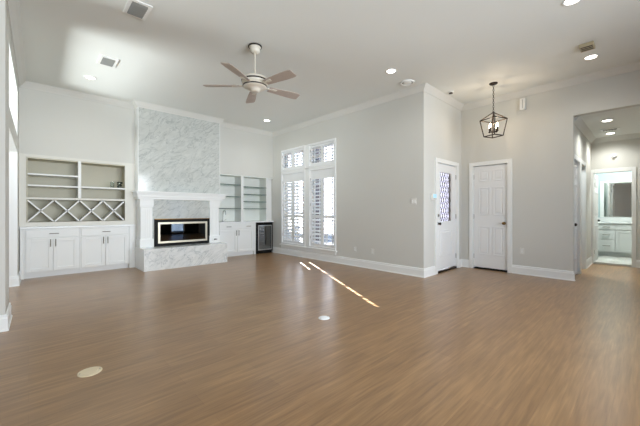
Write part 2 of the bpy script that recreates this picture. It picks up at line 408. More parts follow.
# crown and baseboard mouldings
CR = [(0, CE), (0, CE-.095), (.012, CE-.095), (.018, CE-.08), (.06, CE-.03), (.078, CE-.014), (.09, CE)]
pth = [(leftx(4.28), 4.28), (leftx(YA), YA), (1.60, YA), (1.60, 7.05), (3.34, 7.05), (3.34, YA), (XB, YA), (XB, YE), (XC, YE), (XC, -2.5)]
struct('trim_1', G().sweep(pth, CR), M['crown'], 'white crown moulding around the main room', 'crown moulding')
hp = [(XC+.12, YH), (9.10, YH), (9.10, -.45)]
struct('trim_2', G().sweep(hp, [(o, z-CE+HC) for o, z in CR]), M['crown'], 'white crown moulding in the hall', 'crown moulding')
BB = [(0, 0), (0, .158), (.008, .158), (.013, .148), (.013, .128), (.018, .120), (.018, .02), (.026, .012), (.026, 0)]
def base(side, *paths):
    g = G()
    for p in paths: g.sweep(p, BB)
    struct('baseboard_'+side, g, M['trim'], 'white baseboard along the %s' % side.replace('_', ' '), 'baseboard')
base('window_wall', [(XB, YA-.0), (XB, YE), (5.43, YE)])
base('entry_corner', [(6.445, YE), (XC, YE), (XC, 2.535)])
base('closet_wall', [(XC, 1.762), (XC, .87), (XC+.02, .87)])
base('hall_side', [(7.42, YH), (7.46, YH)], [(8.185, YH), (9.10, YH), (9.10, .915)])
base('hall_end', [(9.10, .187), (9.10, -.45)])
base('left_post', [(leftx(4.8)-.46, 4.28), (leftx(4.28)-.46, 4.28)][:0] or [(-.62, 4.28), (leftx(4.28), 4.28), (leftx(4.8), 4.80), (-.60, 4.80)])
base('left_corner', [(-.57, 6.70), (leftx(6.7), 6.70), (leftx(YA), 7.23)])

# ------------------------------------------------------------------ windows and shutters
def window(n, ya, yb, z0, z1, lab):
    r = sroot('window_%d' % n, lab, 'window', (XB+.1, (ya+yb)/2, z0))
    g = G()
    for (a, b, c, d) in ((ya-.035, ya+.012, z0-.04, z1+.04), (yb-.012, yb+.035, z0-.04, z1+.04)): g.box(XB-.022, XB+.045, a, b, c, d, .004)
    for (c, d) in ((z0-.04, z0+.012), (z1-.012, z1+.04)): g.box(XB-.022, XB+.045, ya+.012, yb-.012, c, d, .004)
    W('frame', g, M['shutter'], r)
    g = G()
    for (a, b, c, d) in ((ya, ya+.04, z0, z1), (yb-.04, yb, z0, z1), (ya+.04, yb-.04, z0, z0+.04), (ya+.04, yb-.04, z1-.04, z1)): g.box(XB+.115, XB+.155, a, b, c, d)
    W('sash', g, M['trim'], r)
    g = G(); nz = 6 if z1-z0 > 1 else 2
    for k in (1, 2, 3): y = ya+(yb-ya)*k/4; g.box(XB+.125, XB+.147, y-.009, y+.009, z0+.04, z1-.04)
    for k in range(1, nz): z = z0+(z1-z0)*k/nz; g.box(XB+.1255, XB+.1465, ya+.04, yb-.04, z-.009, z+.009)
    W('muntins', g, M['trim'], r)
    W('pane', G().box(XB+.134, XB+.138, ya+.03, yb-.03, z0+.03, z1-.03), M['glass'], r)
    return r
window(1, *WL, .31, 2.15, 'tall lower window nearer the fireplace wall')
window(2, *WR, .31, 2.15, 'tall lower window farther from the fireplace wall')
window(3, *WL, 2.26, 2.76, 'small upper window nearer the fireplace wall')
window(4, *WR, 2.26, 2.76, 'small upper window farther from the fireplace wall')
g = G().box(XB-.05, XB, 4.77, 6.90, .245, .275, .006).box(XB-.018, XB, 4.81, 6.87, .17, .245, .004)
struct('trim_3', g, M['trim'], 'white window sill and apron under the tall windows', 'window sill')
g = G().box(XB-.012, XB, 5.742, 5.868, .275, 2.80, .003).box(XB-.012, XB, 4.81, 6.87, 2.192, 2.219, .003)
struct('trim_4', g, M['trim'], 'white flat mullion between the window frames', 'window trim')

lou_cache = {}
def louver_mesh(w):
    k = round(w, 3)
    if k not in lou_cache:
        pr = [(.044*math.cos(t), .0052*math.sin(t)) for t in [2*PI*i/14 for i in range(14)]]
        lou_cache[k] = G().prism([(x, -w/2, z) for x, z in pr], (0, w, 0)).mesh('louver', M['shutter'])
    return lou_cache[k]
def leaf(y0, y1, z0, z1, sections, tilt, hinge_side, label, group):
    st = .045; yc = (y0+y1)/2
    r = thing('shutter_leaf', label, 'shutter', (XB+.022, yc, z0), group)
    g = G(); h = z1-z0; w = y1-y0
    g.box(-.014, .014, -w/2, -w/2+st, 0, h, .003).box(-.014, .014, w/2-st, w/2, 0, h, .003)
    ed = [0]+[z-z0 for s_ in sections for z in s_[:2]]+[h]
    for i in range(0, len(ed), 2): g.box(-.0135, .0135, -w/2+st, w/2-st, ed[i], ed[i+1], .003)
    obj('frame', g, M['shutter'], r)
    me = louver_mesh(w-2*st-.006)
    for (a, b, n) in sections:
        for i in range(n):
            o = bpy.data.objects.new('louver', me); COL.objects.link(o); o.parent = r
            o.location = (0, 0, a-z0+(b-a)*(i+.5)/n); o.rotation_euler = (0, math.radians(tilt), 0)
        obj('tilt_rod', G().box(-.052, -.044, -.006, .006, a-z0+.03, b-z0-.03, .002), M['shutter'], r)
    g0 = -w/2-.004 if hinge_side < 0 else w/2-.006
    for z in ((.12, h-.12) if h < 1 else (.2, h*.55, h-.2)):
        obj('hinge', G().box(-.020, -.0138, g0, g0+.010, z-.03, z+.03, .001), M['nickel'], r)
    return r
lowsec = [(.385, .99, 7), (1.065, 1.925, 10)]; upsec = [(2.325, 2.70, 5)]
gl, gu = 'tall lower plantation shutter leaves', 'small upper plantation shutter leaves'
leaf(6.373, 6.822, .323, 2.137, lowsec, -46, 1, 'tall white louvred shutter leaf nearest the fireplace wall', gl)
leaf(5.920, 6.368, .323, 2.137, lowsec, -38, -1, 'tall white louvred shutter leaf, second from the fireplace wall', gl)
leaf(5.278, 5.690, .323, 2.137, lowsec, -24, 1, 'tall white louvred shutter leaf, third from fireplace wall, brick showing behind', gl)
leaf(4.860, 5.273, .323, 2.137, lowsec, -10, -1, 'tall white shutter leaf nearest the entry corner, louvres open to window bars', gl)
leaf(6.373, 6.822, 2.273, 2.747, upsec, 7, 1, 'small upper shutter leaf nearest the fireplace wall', gu)
leaf(5.920, 6.368, 2.273, 2.747, upsec, 7, -1, 'small upper shutter leaf, second from the fireplace wall', gu)
leaf(5.278, 5.690, 2.273, 2.747, upsec, 5, 1, 'small upper shutter leaf, third from the fireplace wall', gu)
leaf(4.860, 5.273, 2.273, 2.747, upsec, 5, -1, 'small upper shutter leaf nearest the entry corner', gu)

# windows behind the viewer and in the adjoining room
def far_window(n, axis, a, u0, u1, z0, z1, lab):
    P = (lambda u0_, u1_, a0_, a1_, z0_, z1_: (u0_, u1_, a0_, a1_, z0_, z1_)) if axis == 'y' else (lambda u0_, u1_, a0_, a1_, z0_, z1_: (a0_, a1_, u0_, u1_, z0_, z1_))
    g = G()
    for (p, q, c, d) in [(u0, u0+.05, z0, z1), (u1-.05, u1, z0, z1), (u0, u1, z0, z0+.05), (u0, u1, z1-.05, z1)]+([((u0+u1)/2-.02, (u0+u1)/2+.02, z0, z1)] if u1-u0 > 1 else []): g.box(*P(p, q, a-.02, a+.02, c, d))
    r = struct('window_%d' % n, g, M['trim'], lab, 'window')
    W('pane', G().box(*P(u0+.03, u1-.03, a-.003, a+.003, z0+.03, z1-.03)), M['glass'], r)
far_window(5, 'y', -2.55, -.3, 2.3, .3, 2.8, 'wide window in the rear wall')
far_window(6, 'y', -2.55, 2.9, 4.2, .3, 2.8, 'narrower window in the rear wall')
far_window(7, 'y', -2.55, 5.2, 5.9, .05, 2.5, 'glazed garden door in the rear wall')
far_window(8, 'x', -3.55, 4.85, 6.35, .6, 2.8, 'wide window of the adjoining room')

# ------------------------------------------------------------------ doors
def panel_bevel(g, ax, face, u0, u1, z0, z1, d=1):
    """raised panel: moulding ring and a bevelled field standing on plane `face`, pushed towards -d"""
    def bx(p, q, c, e, t0, t1, bv):
        a, b = face-d*t1, face-d*t0
        if ax == 'x': g.box(min(a, b), max(a, b), p, q, c, e, bv)
        else: g.box(p, q, min(a, b), max(a, b), c, e, bv)
    m = .016
    for (p, q, c, e) in ((u0, u0+m, z0, z1), (u1-m, u1, z0, z1), (u0+m, u1-m, z0, z0+m), (u0+m, u1-m, z1-m, z1)): bx(p, q, c, e, -.002, .012, .005)
    bx(u0+.045, u1-.045, z0+.045, z1-.045, -.006, .012, .012)
def knob_y(r, x, y, z, mat, s=-1, name='knob'):
    g = G().cyl((x, y, z), (x, y+s*.008, z), .03).cyl((x, y+s*.008, z), (x, y+s*.035, z), .011).sphere((x, y+s*.05, z), .027, (1, .8, 1))
    return W(name, g, mat, r)
def knob_x(r, x, y, z, mat, s=-1, name='knob'):
    g = G().cyl((x, y, z), (x+s*.008, y, z), .03).cyl((x+s*.008, y, z), (x+s*.035, y, z), .011).sphere((x+s*.05, y, z), .027, (.8, 1, 1))
    return W(name, g, mat, r)

# closet door
d2 = sroot('door_2', 'closed white six panel closet door with brass knob', 'door', (XC, 2.15, 0))
g = G()
for (a, b) in ((1.762, 1.84), (2.46, 2.535)): g.box(XC-.02, XC+.002, a, b, 0, 2.145, .004)
g.box(XC-.021, XC+.002, 1.84, 2.46, 2.07, 2.145, .004)
for (a, b) in ((1.835, 1.842), (2.458, 2.465)): g.box(XC, XC+.12, a, b, 0, 2.068)
g.box(XC, XC+.12, 1.842, 2.458, 2.068, 2.075)
W('casing', g, M['trim'], d2)
g = G().box(XC+.022, XC+.058, 1.847, 2.453, .034, 2.06, .003)
for (u0, u1) in ((1.905, 2.095), (2.15, 2.36)):
    for (z0, z1) in ((1.755, 1.97), (1.08, 1.63), (.295, .85)): panel_bevel(g, 'x', XC+.022, u0, u1, z0, z1)
W('door_leaf', g, M['door'], d2)
knob_x(d2, XC+.022, 1.905, .927, M['brass'])
for z in (.25, 1.05, 1.85): W('hinge', G().box(XC+.012, XC+.02, 2.452, 2.463, z-.045, z+.045), M['nickel'], d2)
W('threshold', G().box(XC+.004, XC+.12, 1.842, 2.458, 0, .014), M['dark'], d2, 'dark strip painted as shade under the door')  # dark strip standing in for the shade below the leaf
W('closet_interior', G().box(XC+.13, XC+.9, 1.80, 2.5, .001, .012).box(XC+.9, XC+.93, 1.76, 2.54, 0, 2.2).box(XC+.12, XC+.9, 1.76, 1.79, 0, 2.2).box(XC+.12, XC+.9, 2.51, 2.54, 0, 2.2).box(XC+.12, XC+.9, 1.79, 2.51, 2.15, 2.2), M['dark'], d2)  # closet box coloured dark in place of the shade inside

# front door with leaded glass
d1 = sroot('door_1', 'white front door with tall diamond leaded glass', 'door', (5.93, YE, 0))
g = G()
for (a, b) in ((5.43, 5.508), (6.365, 6.445)): g.box(a, b, YE-.02, YE+.002, 0, 2.145, .004)
g.box(5.508, 6.365, YE-.021, YE+.002, 2.07, 2.145, .004)
for (a, b) in ((5.50, 5.507), (6.363, 6.37)): g.box(a, b, YE, YE+.16, 0, 2.068)
g.box(5.507, 6.363, YE, YE+.16, 2.068, 2.075)
W('casing', g, M['trim'], d1)
GX0, GX1, GZ0, GZ1 = 5.665, 6.15, .965, 1.90
g = G().slab('y', YE+.018, YE+.06, [5.51, 6.36], [.05, 2.06], [(GX0, GX1, GZ0, GZ1)])
for (p, q, c, e) in ((GX0-.03, GX0, GZ0-.03, GZ1+.03), (GX1, GX1+.03, GZ0-.03, GZ1+.03), (GX0, GX1, GZ0-.03, GZ0), (GX0, GX1, GZ1, GZ1+.03)): g.box(p, q, YE+.008, YE+.02, c, e, .004)
panel_bevel(g, 'y', YE+.018, 5.645, 6.165, .29, .80)
W('door_leaf', g, M['door'], d1)
W('leaded_glass', G().box(GX0, GX1, YE+.036, YE+.042, GZ0, GZ1), M['doorglass'], d1)
g = G(); cw = (GX1-GX0)/5; ch = cw*2.1
def clip(p, q):                                                # clip a lead line to the glass rectangle
    (x0, z0), (x1, z1) = p, q; t0, t1 = 0, 1
    for d_, a in (((x0-x1), x0-GX0), ((x1-x0), GX1-x0), ((z0-z1), z0-GZ0), ((z1-z0), GZ1-z0)):
        if abs(d_) < 1e-9: continue
        t = a/d_
        if d_ < 0: t0 = max(t0, t)
        else: t1 = min(t1, t)
    return None if t0 >= t1 else ((x0+(x1-x0)*t0, z0+(z1-z0)*t0), (x0+(x1-x0)*t1, z0+(z1-z0)*t1))
for k in range(-4, 16):
    for sg in (1, -1):
        x = GX0 if sg > 0 else GX1
        c = clip((x, GZ0+(k-3)*ch), (x+sg*cw*12, GZ0+(k-3+12)*ch))
        if c: (xa, za), (xb, zb) = c; g.cyl((xa, YE+.034, za), (xb, YE+.034, zb), .0055, n=6)
W('lead_lattice', g, M['pull'], d1, 'dark diamond lattice')
knob_y(d1, 5.575, YE+.018, .924, M['bronze'])
W('deadbolt', G().cyl((5.575, YE+.018, 1.078), (5.575, YE-.006, 1.078), .029, .025).box(5.570, 5.58, YE-.02, YE-.004, 1.06, 1.096, .003), M['nickel'], d1)
for z in (.25, 1.05, 1.85): W('hinge', G().box(6.355, 6.366, YE+.006, YE+.015, z-.045, z+.045), M['nickel'], d1)
W('threshold', G().box(5.508, 6.362, YE-.005, YE+.16, 0, .035, .006), M['bronze'], d1, 'dark threshold strip')

# hall doors
def casing_y(g, x0, x1, top):
    g.box(x0-.07, x0+.008, YH-.018, YH+.002, 0, top+.07, .004).box(x1-.008, x1+.07, YH-.018, YH+.002, 0, top+.07, .004).box(x0+.008, x1-.008, YH-.019, YH+.002, top-.008, top+.07, .004)
    g.box(x0, x0+.006, YH, YH+.12, 0, top).box(x1-.006, x1, YH, YH+.12, 0, top).box(x0+.006, x1-.006, YH, YH+.12, top-.006, top)
d3 = sroot('door_3', 'closed white door on the hall side wall, dark knob', 'door', (7.02, YH, 0))
g = G(); casing_y(g, 6.69, 7.36, 2.06); W('casing', g, M['trim'], d3)
g = G().box(6.70, 7.35, YH+.02, YH+.055, .02, 2.05, .003)
for (u0, u1) in ((6.78, 6.98), (7.06, 7.27)):
    for (z0, z1) in ((1.755, 1.97), (1.08, 1.63), (.295, .85)): panel_bevel(g, 'y', YH+.02, u0, u1, z0, z1)
W('door_leaf', g, M['door'], d3); knob_y(d3, 6.76, YH+.02, .93, M['bronze'])
d4 = sroot('door_4', 'open white doorway on the hall side wall', 'door', (7.82, YH, 0))
g = G(); casing_y(g, 7.52, 8.12, 2.06); W('casing', g, M['trim'], d4)
for z in (.25, 1.85): W('hinge', G().box(7.526, 7.532, YH+.01, YH+.03, z-.045, z+.045), M['bronze'], d4)
# bathroom door, swung in against the left
d5 = sroot('door_5', 'white bathroom door standing open at end of hall', 'door', (9.10, .55, 0))
g = G()
for (a, b) in ((.187, .252), (.848, .912)): g.box(9.08, 9.102, a, b, 0, 2.075, .004)
g.box(9.079, 9.102, .252, .848, 1.995, 2.075, .004)
for (a, b) in ((.25, .256), (.844, .85)): g.box(9.10, 9.22, a, b, 0, 1.994)
g.box(9.10, 9.22, .256, .844, 1.994, 2.0)
W('casing', g, M['trim'], d5)
g = G().box(9.225, 9.80, .835, .868, .04, 1.985, .003)
for (u0, u1) in ((9.29, 9.47), (9.55, 9.73)):
    for (z0, z1) in ((1.70, 1.9), (1.05, 1.58), (.28, .83)): panel_bevel(g, 'y', .835, u0, u1, z0, z1)
W('door_leaf', g, M['door'], d5)
W('lever_handle', G().cyl((9.74, .835, .94), (9.74, .80, .94), .022).cyl((9.74, .795, .94), (9.64, .795, .94), .009), M['bronze'], d5)
W('threshold', G().box(9.10, 9.22, .256, .844, 0, .045, .008), M['tile'], d5, 'pale stone threshold')
for z in (.25, 1.75): W('hinge', G().box(9.215, 9.228, .838, .846, z-.045, z+.045), M['nickel'], d5)

# ------------------------------------------------------------------ fireplace
HZ = .425
fp = thing('fireplace', 'tall grey marble fireplace with white mantel and raised marble hearth', 'fireplace', (2.47, 7.05, 0))
W('chimney_breast', G().box(1.612, 3.328, 7.05, YA, 1.50, CE-.09), M['marble'], fp, 'grey veined marble chimney breast')
g = G().box(1.60, 1.612, 7.052, YA, 1.4, CE-.09).box(3.328, 3.34, 7.052, YA, 1.4, CE-.09)
W('side_return', g, M['trim'], fp)
W('marble_surround', G().slab('y', 7.03, YA, [1.72, 3.22], [HZ, 1.5], [(1.90, 3.05, .43, .985)]), M['marble'], fp, 'grey marble surround below mantel')
W('firebox', G().box(1.90, 3.05, 7.36, 7.40, .43, .985).box(1.885, 1.90, 7.05, 7.4, .43, .985).box(3.05, 3.065, 7.05, 7.4, .43, .985).box(1.885, 3.065, 7.05, 7.4, .42, .435).box(1.885, 3.065, 7.05, 7.4, .98, .995), M['dark'], fp)
g = G().box(1.612, 3.30, 6.59, 7.05, 0, HZ, .004)
W('hearth', g, M['marble2'], fp, 'white marble raised hearth')
W('hearth_side', G().box(1.60, 1.612, 6.592, YA, 0, HZ-.001), M['trim'], fp, 'white painted hearth side')
g = G()
for (a, z0, z1) in ((.0, 1.535, 1.56), (.02, 1.515, 1.535), (.045, 1.49, 1.515), (.06, 1.44, 1.49)):
    g.box(1.53+a*.6, 3.44-a*.6, 6.86+a, YA, z0, z1, .004)
g.box(1.585, 3.365, 6.95, YA, 1.40, 1.44, .004)
W('mantel_shelf', g, M['trim'], fp)
for x0, x1 in ((1.635, 1.85), (3.065, 3.28)):
    pl = W('pilaster', G().box(x0, x1, 6.985, YA, HZ, 1.40), M['trim'], fp)
    g = G()
    n = 5
    for k in range(n): xa = x0+.025+(x1-x0-.05)*k/n; g.box(xa, xa+(x1-x0-.05)/n-.012, 6.979, 6.986, HZ+.2, 1.2, .003)
    W('fluting', g, M['trim'], pl)
    W('capital', G().box(x0-.018, x1+.018, 6.962, YA, 1.26, 1.40, .004).box(x0-.01, x1+.01, 6.97, YA, 1.235, 1.26, .004), M['trim'], pl)
    W('plinth', G().box(x0-.02, x1+.02, 6.962, YA, HZ, HZ+.165, .004), M['trim'], pl)
fi = W('insert', G().slab('y', 6.985, 7.03, [1.895, 3.055], [.428, .985], [(1.985, 2.965, .515, .895)]), M['black'], fp, 'black framed fireplace insert')
W('trim_ring', G().slab('y', 6.975, 7.0, [1.955, 2.995], [.485, .925], [(1.995, 2.955, .525, .885)]), M['goldtrim'], fi, 'champagne inner trim')
W('glass_door', G().box(1.99, 2.465, 6.99, 6.996, .52, .89), M['fireglass'], fi)
W('glass_door', G().box(2.475, 2.96, 6.99, 6.996, .52, .89), M['fireglass'], fi)
W('top_hood', G().box(1.895, 3.055, 6.978, 7.03, .985, 1.0, .003), M['brass'], fi, 'thin brass strip along the top')
W('grate', G().box(2.1, 2.85, 7.1, 7.11, .50, .52).box(2.1, 2.85, 7.25, 7.26, .50, .52), M['bronze'], fi)
g = G()
for k in range(3): g.cyl((2.15+.05*k, 7.14+.05*k, .56+.03*k), (2.78-.04*k, 7.20+.03*k, .57+.03*k), .035, n=10)
W('logs', g, M['bronze'], fi)
gv = thing('gas_valve', 'small dark gas valve on the white plinth right of the fireplace', 'valve', (3.19, 6.962, .50))
W('escutcheon', G().box(3.125, 3.255, 6.952, 6.962, .465, .535, .004), M['trim'], gv)
W('key', G().cyl((3.165, 6.952, .505), (3.165, 6.935, .505), .016).box(3.14, 3.215, 6.928, 6.940, .497, .513, .003), M['bronze'], gv, 'dark key')

# ------------------------------------------------------------------ built-ins left
FA = YA-.006                                                   # front of the built-in face frames
def pull_h(par, x, y, z, w=.13, mat=None):
    g = G().cyl((x-w/2, y-.028, z), (x+w/2, y-.028, z), .006, n=8)
    for s_ in (-1, 1): g.cyl((x+s_*w*.4, y, z), (x+s_*w*.4, y-.028, z), .005, n=8)
    return W('pull', g, mat or M['pull'], par)
def pull_v(par, x, y, z, w=.13, mat=None):
    g = G().cyl((x, y-.028, z-w/2), (x, y-.028, z+w/2), .006, n=8)
    for s_ in (-1, 1): g.cyl((x, y, z+s_*w*.4), (x, y-.028, z+s_*w*.4), .005, n=8)
    return W('pull', g, mat or M['pull'], par)
def shaker(name, par, x0, x1, z0, z1, y, rail=.06):
    g = G().box(x0, x1, y-.006, y, z0, z1)
    for (p, q, c, e) in ((x0, x0+rail, z0, z1), (x1-rail, x1, z0, z1), (x0+rail, x1-rail, z0, z0+rail), (x0+rail, x1-rail, z1-rail, z1)): g.box(p, q, y-.022, y-.005, c, e, .003)
    return W(name, g, M['cab'], par)
def drawer(par, x0, x1, z0, z1, y, pulls):
    d_ = W('drawer', G().box(x0, x1, y-.020, y, z0, z1, .004), M['cab'], par)
    for x in pulls: pull_h(d_, x, y-.020, (z0+z1)/2)
def base_cabinet(x0, x1, label, pulls, tall_toe=True, group=None):
    r = thing('base_cabinet', label, 'cabinet', ((x0+x1)/2, FA+.2, 0), group)
    g = G().box(x0, x1, FA, YA+.38, .09, .855).box(x0, x1, FA+.075, YA+.38, 0, .09)
    W('body', g, M['cab'], r)
    W('toe_kick', G().box(x0, x1, FA+.06, FA+.075, 0, .09), M['cab'], r)
    mid = (x0+x1)/2
    drawer(r, x0+.022, x1-.022, .70, .83, FA, pulls)
    a = shaker('door', r, x0+.022, mid-.003, .105, .685, FA); pull_v(a, mid-.035, FA-.02, .60)
    b = shaker('door', r, mid+.003, x1-.022, .105, .685, FA); pull_v(b, mid+.035, FA-.02, .60)
    return r
base_cabinet(-.055, .688, 'white base cabinet left of the fireplace, nearer the left wall', (.33,))
base_cabinet(.690, 1.49, 'white base cabinet left of the fireplace, nearer the fireplace', (1.10,))
tag(obj('filler_panel', G().box(-.108, -.057, FA-.008, YA+.38, 0, .855, .003), M['cab']), 'narrow white filler strip between left wall and left base cabinet', 'panel')
tag(obj('filler_panel', G().box(1.492, 1.598, FA-.002, YA+.38, 0, .855, .003), M['cab']), 'white filler strip between left base cabinets and fireplace', 'panel')
wt = tag(obj('worktop', G().box(-.112, 1.598, FA-.035, YA+.385, .857, .888, .005), M['top']), 'white worktop over the two cabinets left of the fireplace', 'worktop')
# upper open bookcase
bc = thing('bookcase', 'cream recessed bookcase with open shelves left of the fireplace', 'bookcase', (.69, YA, 1.37))
W('back_panel', G().box(-.026, 1.441, YA+.36, YA+.38, .89, 2.088), M['niche'], bc)
W('side_panel', G().box(-.029, -.014, YA, YA+.36, .89, 2.088), M['niche'], bc)
W('side_panel', G().box(1.43, 1.444, YA, YA+.36, .89, 2.088), M['niche'], bc)
W('top_panel', G().box(-.014, 1.43, YA, YA+.36, 2.068, 2.088), M['niche'], bc)
g = G()
g.box(-.118, -.033, FA, YA+.01, .89, 2.135, .003).box(1.417, 1.598, FA, YA+.002, .89, 2.135, .003)
g.box(-.033, 1.417, FA, YA-.001, 2.088, 2.135, .003)
g.box(-.033, 1.417, FA, YA+.30, 1.362, 1.400, .003).box(-.033, 1.417, FA, YA-.001, .89, .965, .003)
W('face_frame', g, M['frame'], bc)
W('divider', G().box(.668, .716, FA, YA+.36, 1.40, 2.087, .003), M['cab'], bc)
for (a, b, z) in ((-.014, .668, 1.80), (-.014, .668, 1.605), (.716, 1.43, 1.61)): W('shelf', G().box(a, b, YA-.002, YA+.36, z-.014, z+.014, .003), M['cab'], bc)
# diamond wine rack
wr = W('wine_rack', G().box(-.014, 1.43, YA+.02, YA+.32, .966, .971), M['niche'], bc, 'white diamond lattice wine rack')
def diag(p, q, t=.011):
    (x0, z0), (x1, z1) = p, q; d_ = Vector((x1-x0, z1-z0)).normalized(); n = Vector((-d_.y, d_.x))*t
    return [(x0+n.x, YA+.002, z0+n.y), (x1+n.x, YA+.002, z1+n.y), (x1-n.x, YA+.002, z1-n.y), (x0-n.x, YA+.002, z0-n.y)]
za, zb = .972, 1.357; bw = 1.437/4
for k in range(4):
    xa, xb = -.025+k*bw+.01, -.025+(k+1)*bw-.01
    W('lattice_slat', G().prism(diag((xa, za+.008), (xb, zb-.008)), (0, .30, 0)), M['cab'], wr)
    W('lattice_slat', G().prism(diag((xa, zb-.008), (xb, za+.008)), (0, .298, 0)), M['cab'], wr)
# small things on the shelf
pg = thing('sprig_glass', 'clear glass holding dark green sprigs at right end of the bookcase shelf', 'plant', (1.34, YA+.10, 1.624))
W('glass', G().lathe((1.34, YA+.10, 1.624), [(.04, .10), (.035, .0), (.0, .0), (.0, .006), (.032, .006), (.037, .10)], 20), M['clear'], pg)
random.seed(4); g = G()
for k in range(16):
    a = random.uniform(0, 2*PI); r_ = random.uniform(.005, .05); z = 1.624+random.uniform(.02, .13)
    g.sphere((1.34+r_*math.cos(a), YA+.10+r_*math.sin(a), z), .018, (1.2, .8, .6), 8)
W('sprigs', g, M['green'], pg)
ct = tag(obj('tumbler', G().lathe((0, 0, 0), [(.034, .12), (.03, .0), (.0, .0), (.0, .008), (.027, .008), (.031, .12)], 20), M['clear'], None, (1.22, YA+.10, 1.624)), 'empty clear tumbler on the bookcase shelf beside the dark sprigs', 'glass')

# ------------------------------------------------------------------ built-ins right
rc = base_cabinet(3.40, 4.40, 'white base cabinet with two drawer pulls right of the fireplace', (3.66, 4.22))
tag(obj('end_panel', G().box(4.402, 4.452, FA-.006, YA+.38, 0, .855, .003), M['cab']), 'narrow white panel between the right cabinet and wine fridge', 'panel')
g = G().slab('y', FA-.03, YA+.385, [3.345, 5.015], [.857, .886], [])
tag(obj('worktop', g, M['top']), 'white worktop over the wine fridge and right cabinet', 'worktop')
ds = thing('display_shelving', 'pale recessed bar shelving with glass shelves right of the fireplace', 'shelving', (4.17, YA, .887))
W('back_panel', G().box(3.345, 4.81, YA+.36, YA+.38, .888, 2.088), M['niche2'], ds)
W('side_panel', G().box(4.80, 4.815, YA+.04, YA+.36, .888, 2.088), M['niche2'], ds)
W('side_panel', G().box(3.342, 3.36, YA, YA+.36, .888, 2.088), M['niche2'], ds)
W('top_panel', G().box(3.36, 5.015, YA+.002, YA+.36, 2.07, 2.088), M['niche2'], ds)
g = G().box(4.80, 4.875, YA+.012, YA+.04, .888, 2.088, .003).box(4.876, 5.015, YA+.07, YA+.09, .888, 2.088)
W('face_frame', g, M['cab'], ds)
W('divider', G().box(4.025, 4.095, YA+.004, YA+.36, .888, 2.07, .003), M['cab'], ds)
def glass_shelf(x0, x1, z):
    g = G().box(x0, x1, YA+.012, YA+.355, z-.006, z+.006)
    W('glass_shelf', g, M['shelfglass'], ds)
    W('shelf_edge', G().box(x0, x1, YA+.004, YA+.012, z-.008, z+.008), M['glassedge'], ds, 'dark green shelf edge')
for z in (1.835, 1.53, 1.225): glass_shelf(3.36, 4.025, z)
for z in (1.80, 1.605, 1.41, 1.222): glass_shelf(4.095, 4.80, z)
# bar sink tap
fa = thing('bar_faucet', 'chrome gooseneck bar tap on the right worktop beside the fireplace', 'tap', (3.60, YA+.16, .886))
W('base', G().lathe((3.60, YA+.16, .886), [(.026, .03), (.03, 0)], 20), M['steel'], fa)
pts = [(3.60, YA+.16, .91), (3.60, YA+.16, 1.10)]+[(3.60, YA+.16-.075+.075*math.cos(t), 1.10+.075*math.sin(t)) for t in [PI*k/10 for k in range(1, 11)]]+[(3.60, YA+.01, 1.06)]
W('spout', G().tube(pts, .011), M['steel'], fa)
W('handle', G().cyl((3.63, YA+.16, .92), (3.69, YA+.16, .95), .007), M['steel'], fa)
sk = thing('bar_sink', 'small steel bar sink set in the right worktop under the tap', 'sink', (3.62, YA+.06, .886))
W('rim', G().slab('y', 0, .006, [3.47, 3.77], [YA-.03, YA+.125], [(3.49, 3.75, YA-.012, YA+.108)], lambda q: (q[0], q[2], .886+q[1])), M['steel'], sk)
W('basin', G().box(3.49, 3.75, YA-.012, YA+.108, .887, .889), M['bronze'], sk, 'dark basin')

# wine fridge
wf = thing('wine_fridge', 'under-counter wine fridge with smoked glass door and steel frame', 'fridge', (4.72, YA, 0))
W('body', G().slab('y', FA+.02, YA+.36, [4.458, 4.995], [.05, .852], [(4.48, 4.975, .10, .83)]).box(4.458, 4.995, YA+.35, YA+.37, .05, .852), M['black'], wf)
W('kick_plate', G().box(4.47, 4.985, FA+.03, FA+.05, 0, .05), M['black'], wf)
dr = W('door', G().slab('y', FA-.02, FA+.018, [4.460, 4.990], [.055, .848], [(4.53, 4.945, .115, .755)]), M['black'], wf, 'black door frame')
W('inner_trim', G().slab('y', FA-.026, FA-.019, [4.515, 4.965], [.095, .775], [(4.535, 4.940, .12, .75)]), M['steel'], dr, 'steel trim')
W('glass', G().box(4.53, 4.945, FA-.006, FA, .115, .755), M['fridgeglass'], dr)
for z in (.22, .34, .46, .58, .68):
    g = G().box(4.49, 4.965, YA+.02, YA+.035, z, z+.025)
    for k in range(9): x = 4.50+.057*k; g.cyl((x, YA+.03, z+.01), (x, YA+.34, z+.01), .004, n=6)
    W('rack', g, M['bronze'], wf)

# ------------------------------------------------------------------ ceiling fan
FX, FY = 2.188, 3.586
fan = thing('ceiling_fan', 'off-white five blade ceiling fan on a long rod', 'ceiling fan', (FX, FY, CE))
obj('canopy', G().lathe((0, 0, 0), [(.075, 0), (.085, -.008), (.085, -.018), (.066, -.024), (.064, -.075), (.050, -.092), (.018, -.10)], 32), M['fanwhite'], fan)
obj('canopy_ring', G().lathe((0, 0, 0), [(.087, -.002), (.090, -.006), (.090, -.016), (.087, -.02)], 32), M['bronze'], fan, label='dark ring')
obj('downrod', G().cyl((0, 0, -.095), (0, 0, -.40), .008), M['fanwhite'], fan)
mh = obj('motor_housing', G().lathe((0, 0, 0), [(.018, -.375), (.04, -.39), (.10, -.415), (.155, -.43), (.172, -.45), (.172, -.495), (.15, -.515), (.05, -.515)], 40), M['fanwhite'], fan)
obj('band', G().lathe((0, 0, 0), [(.172, -.462), (.177, -.466), (.177, -.478), (.172, -.482)], 40), M['bronze'], mh, label='dark band')
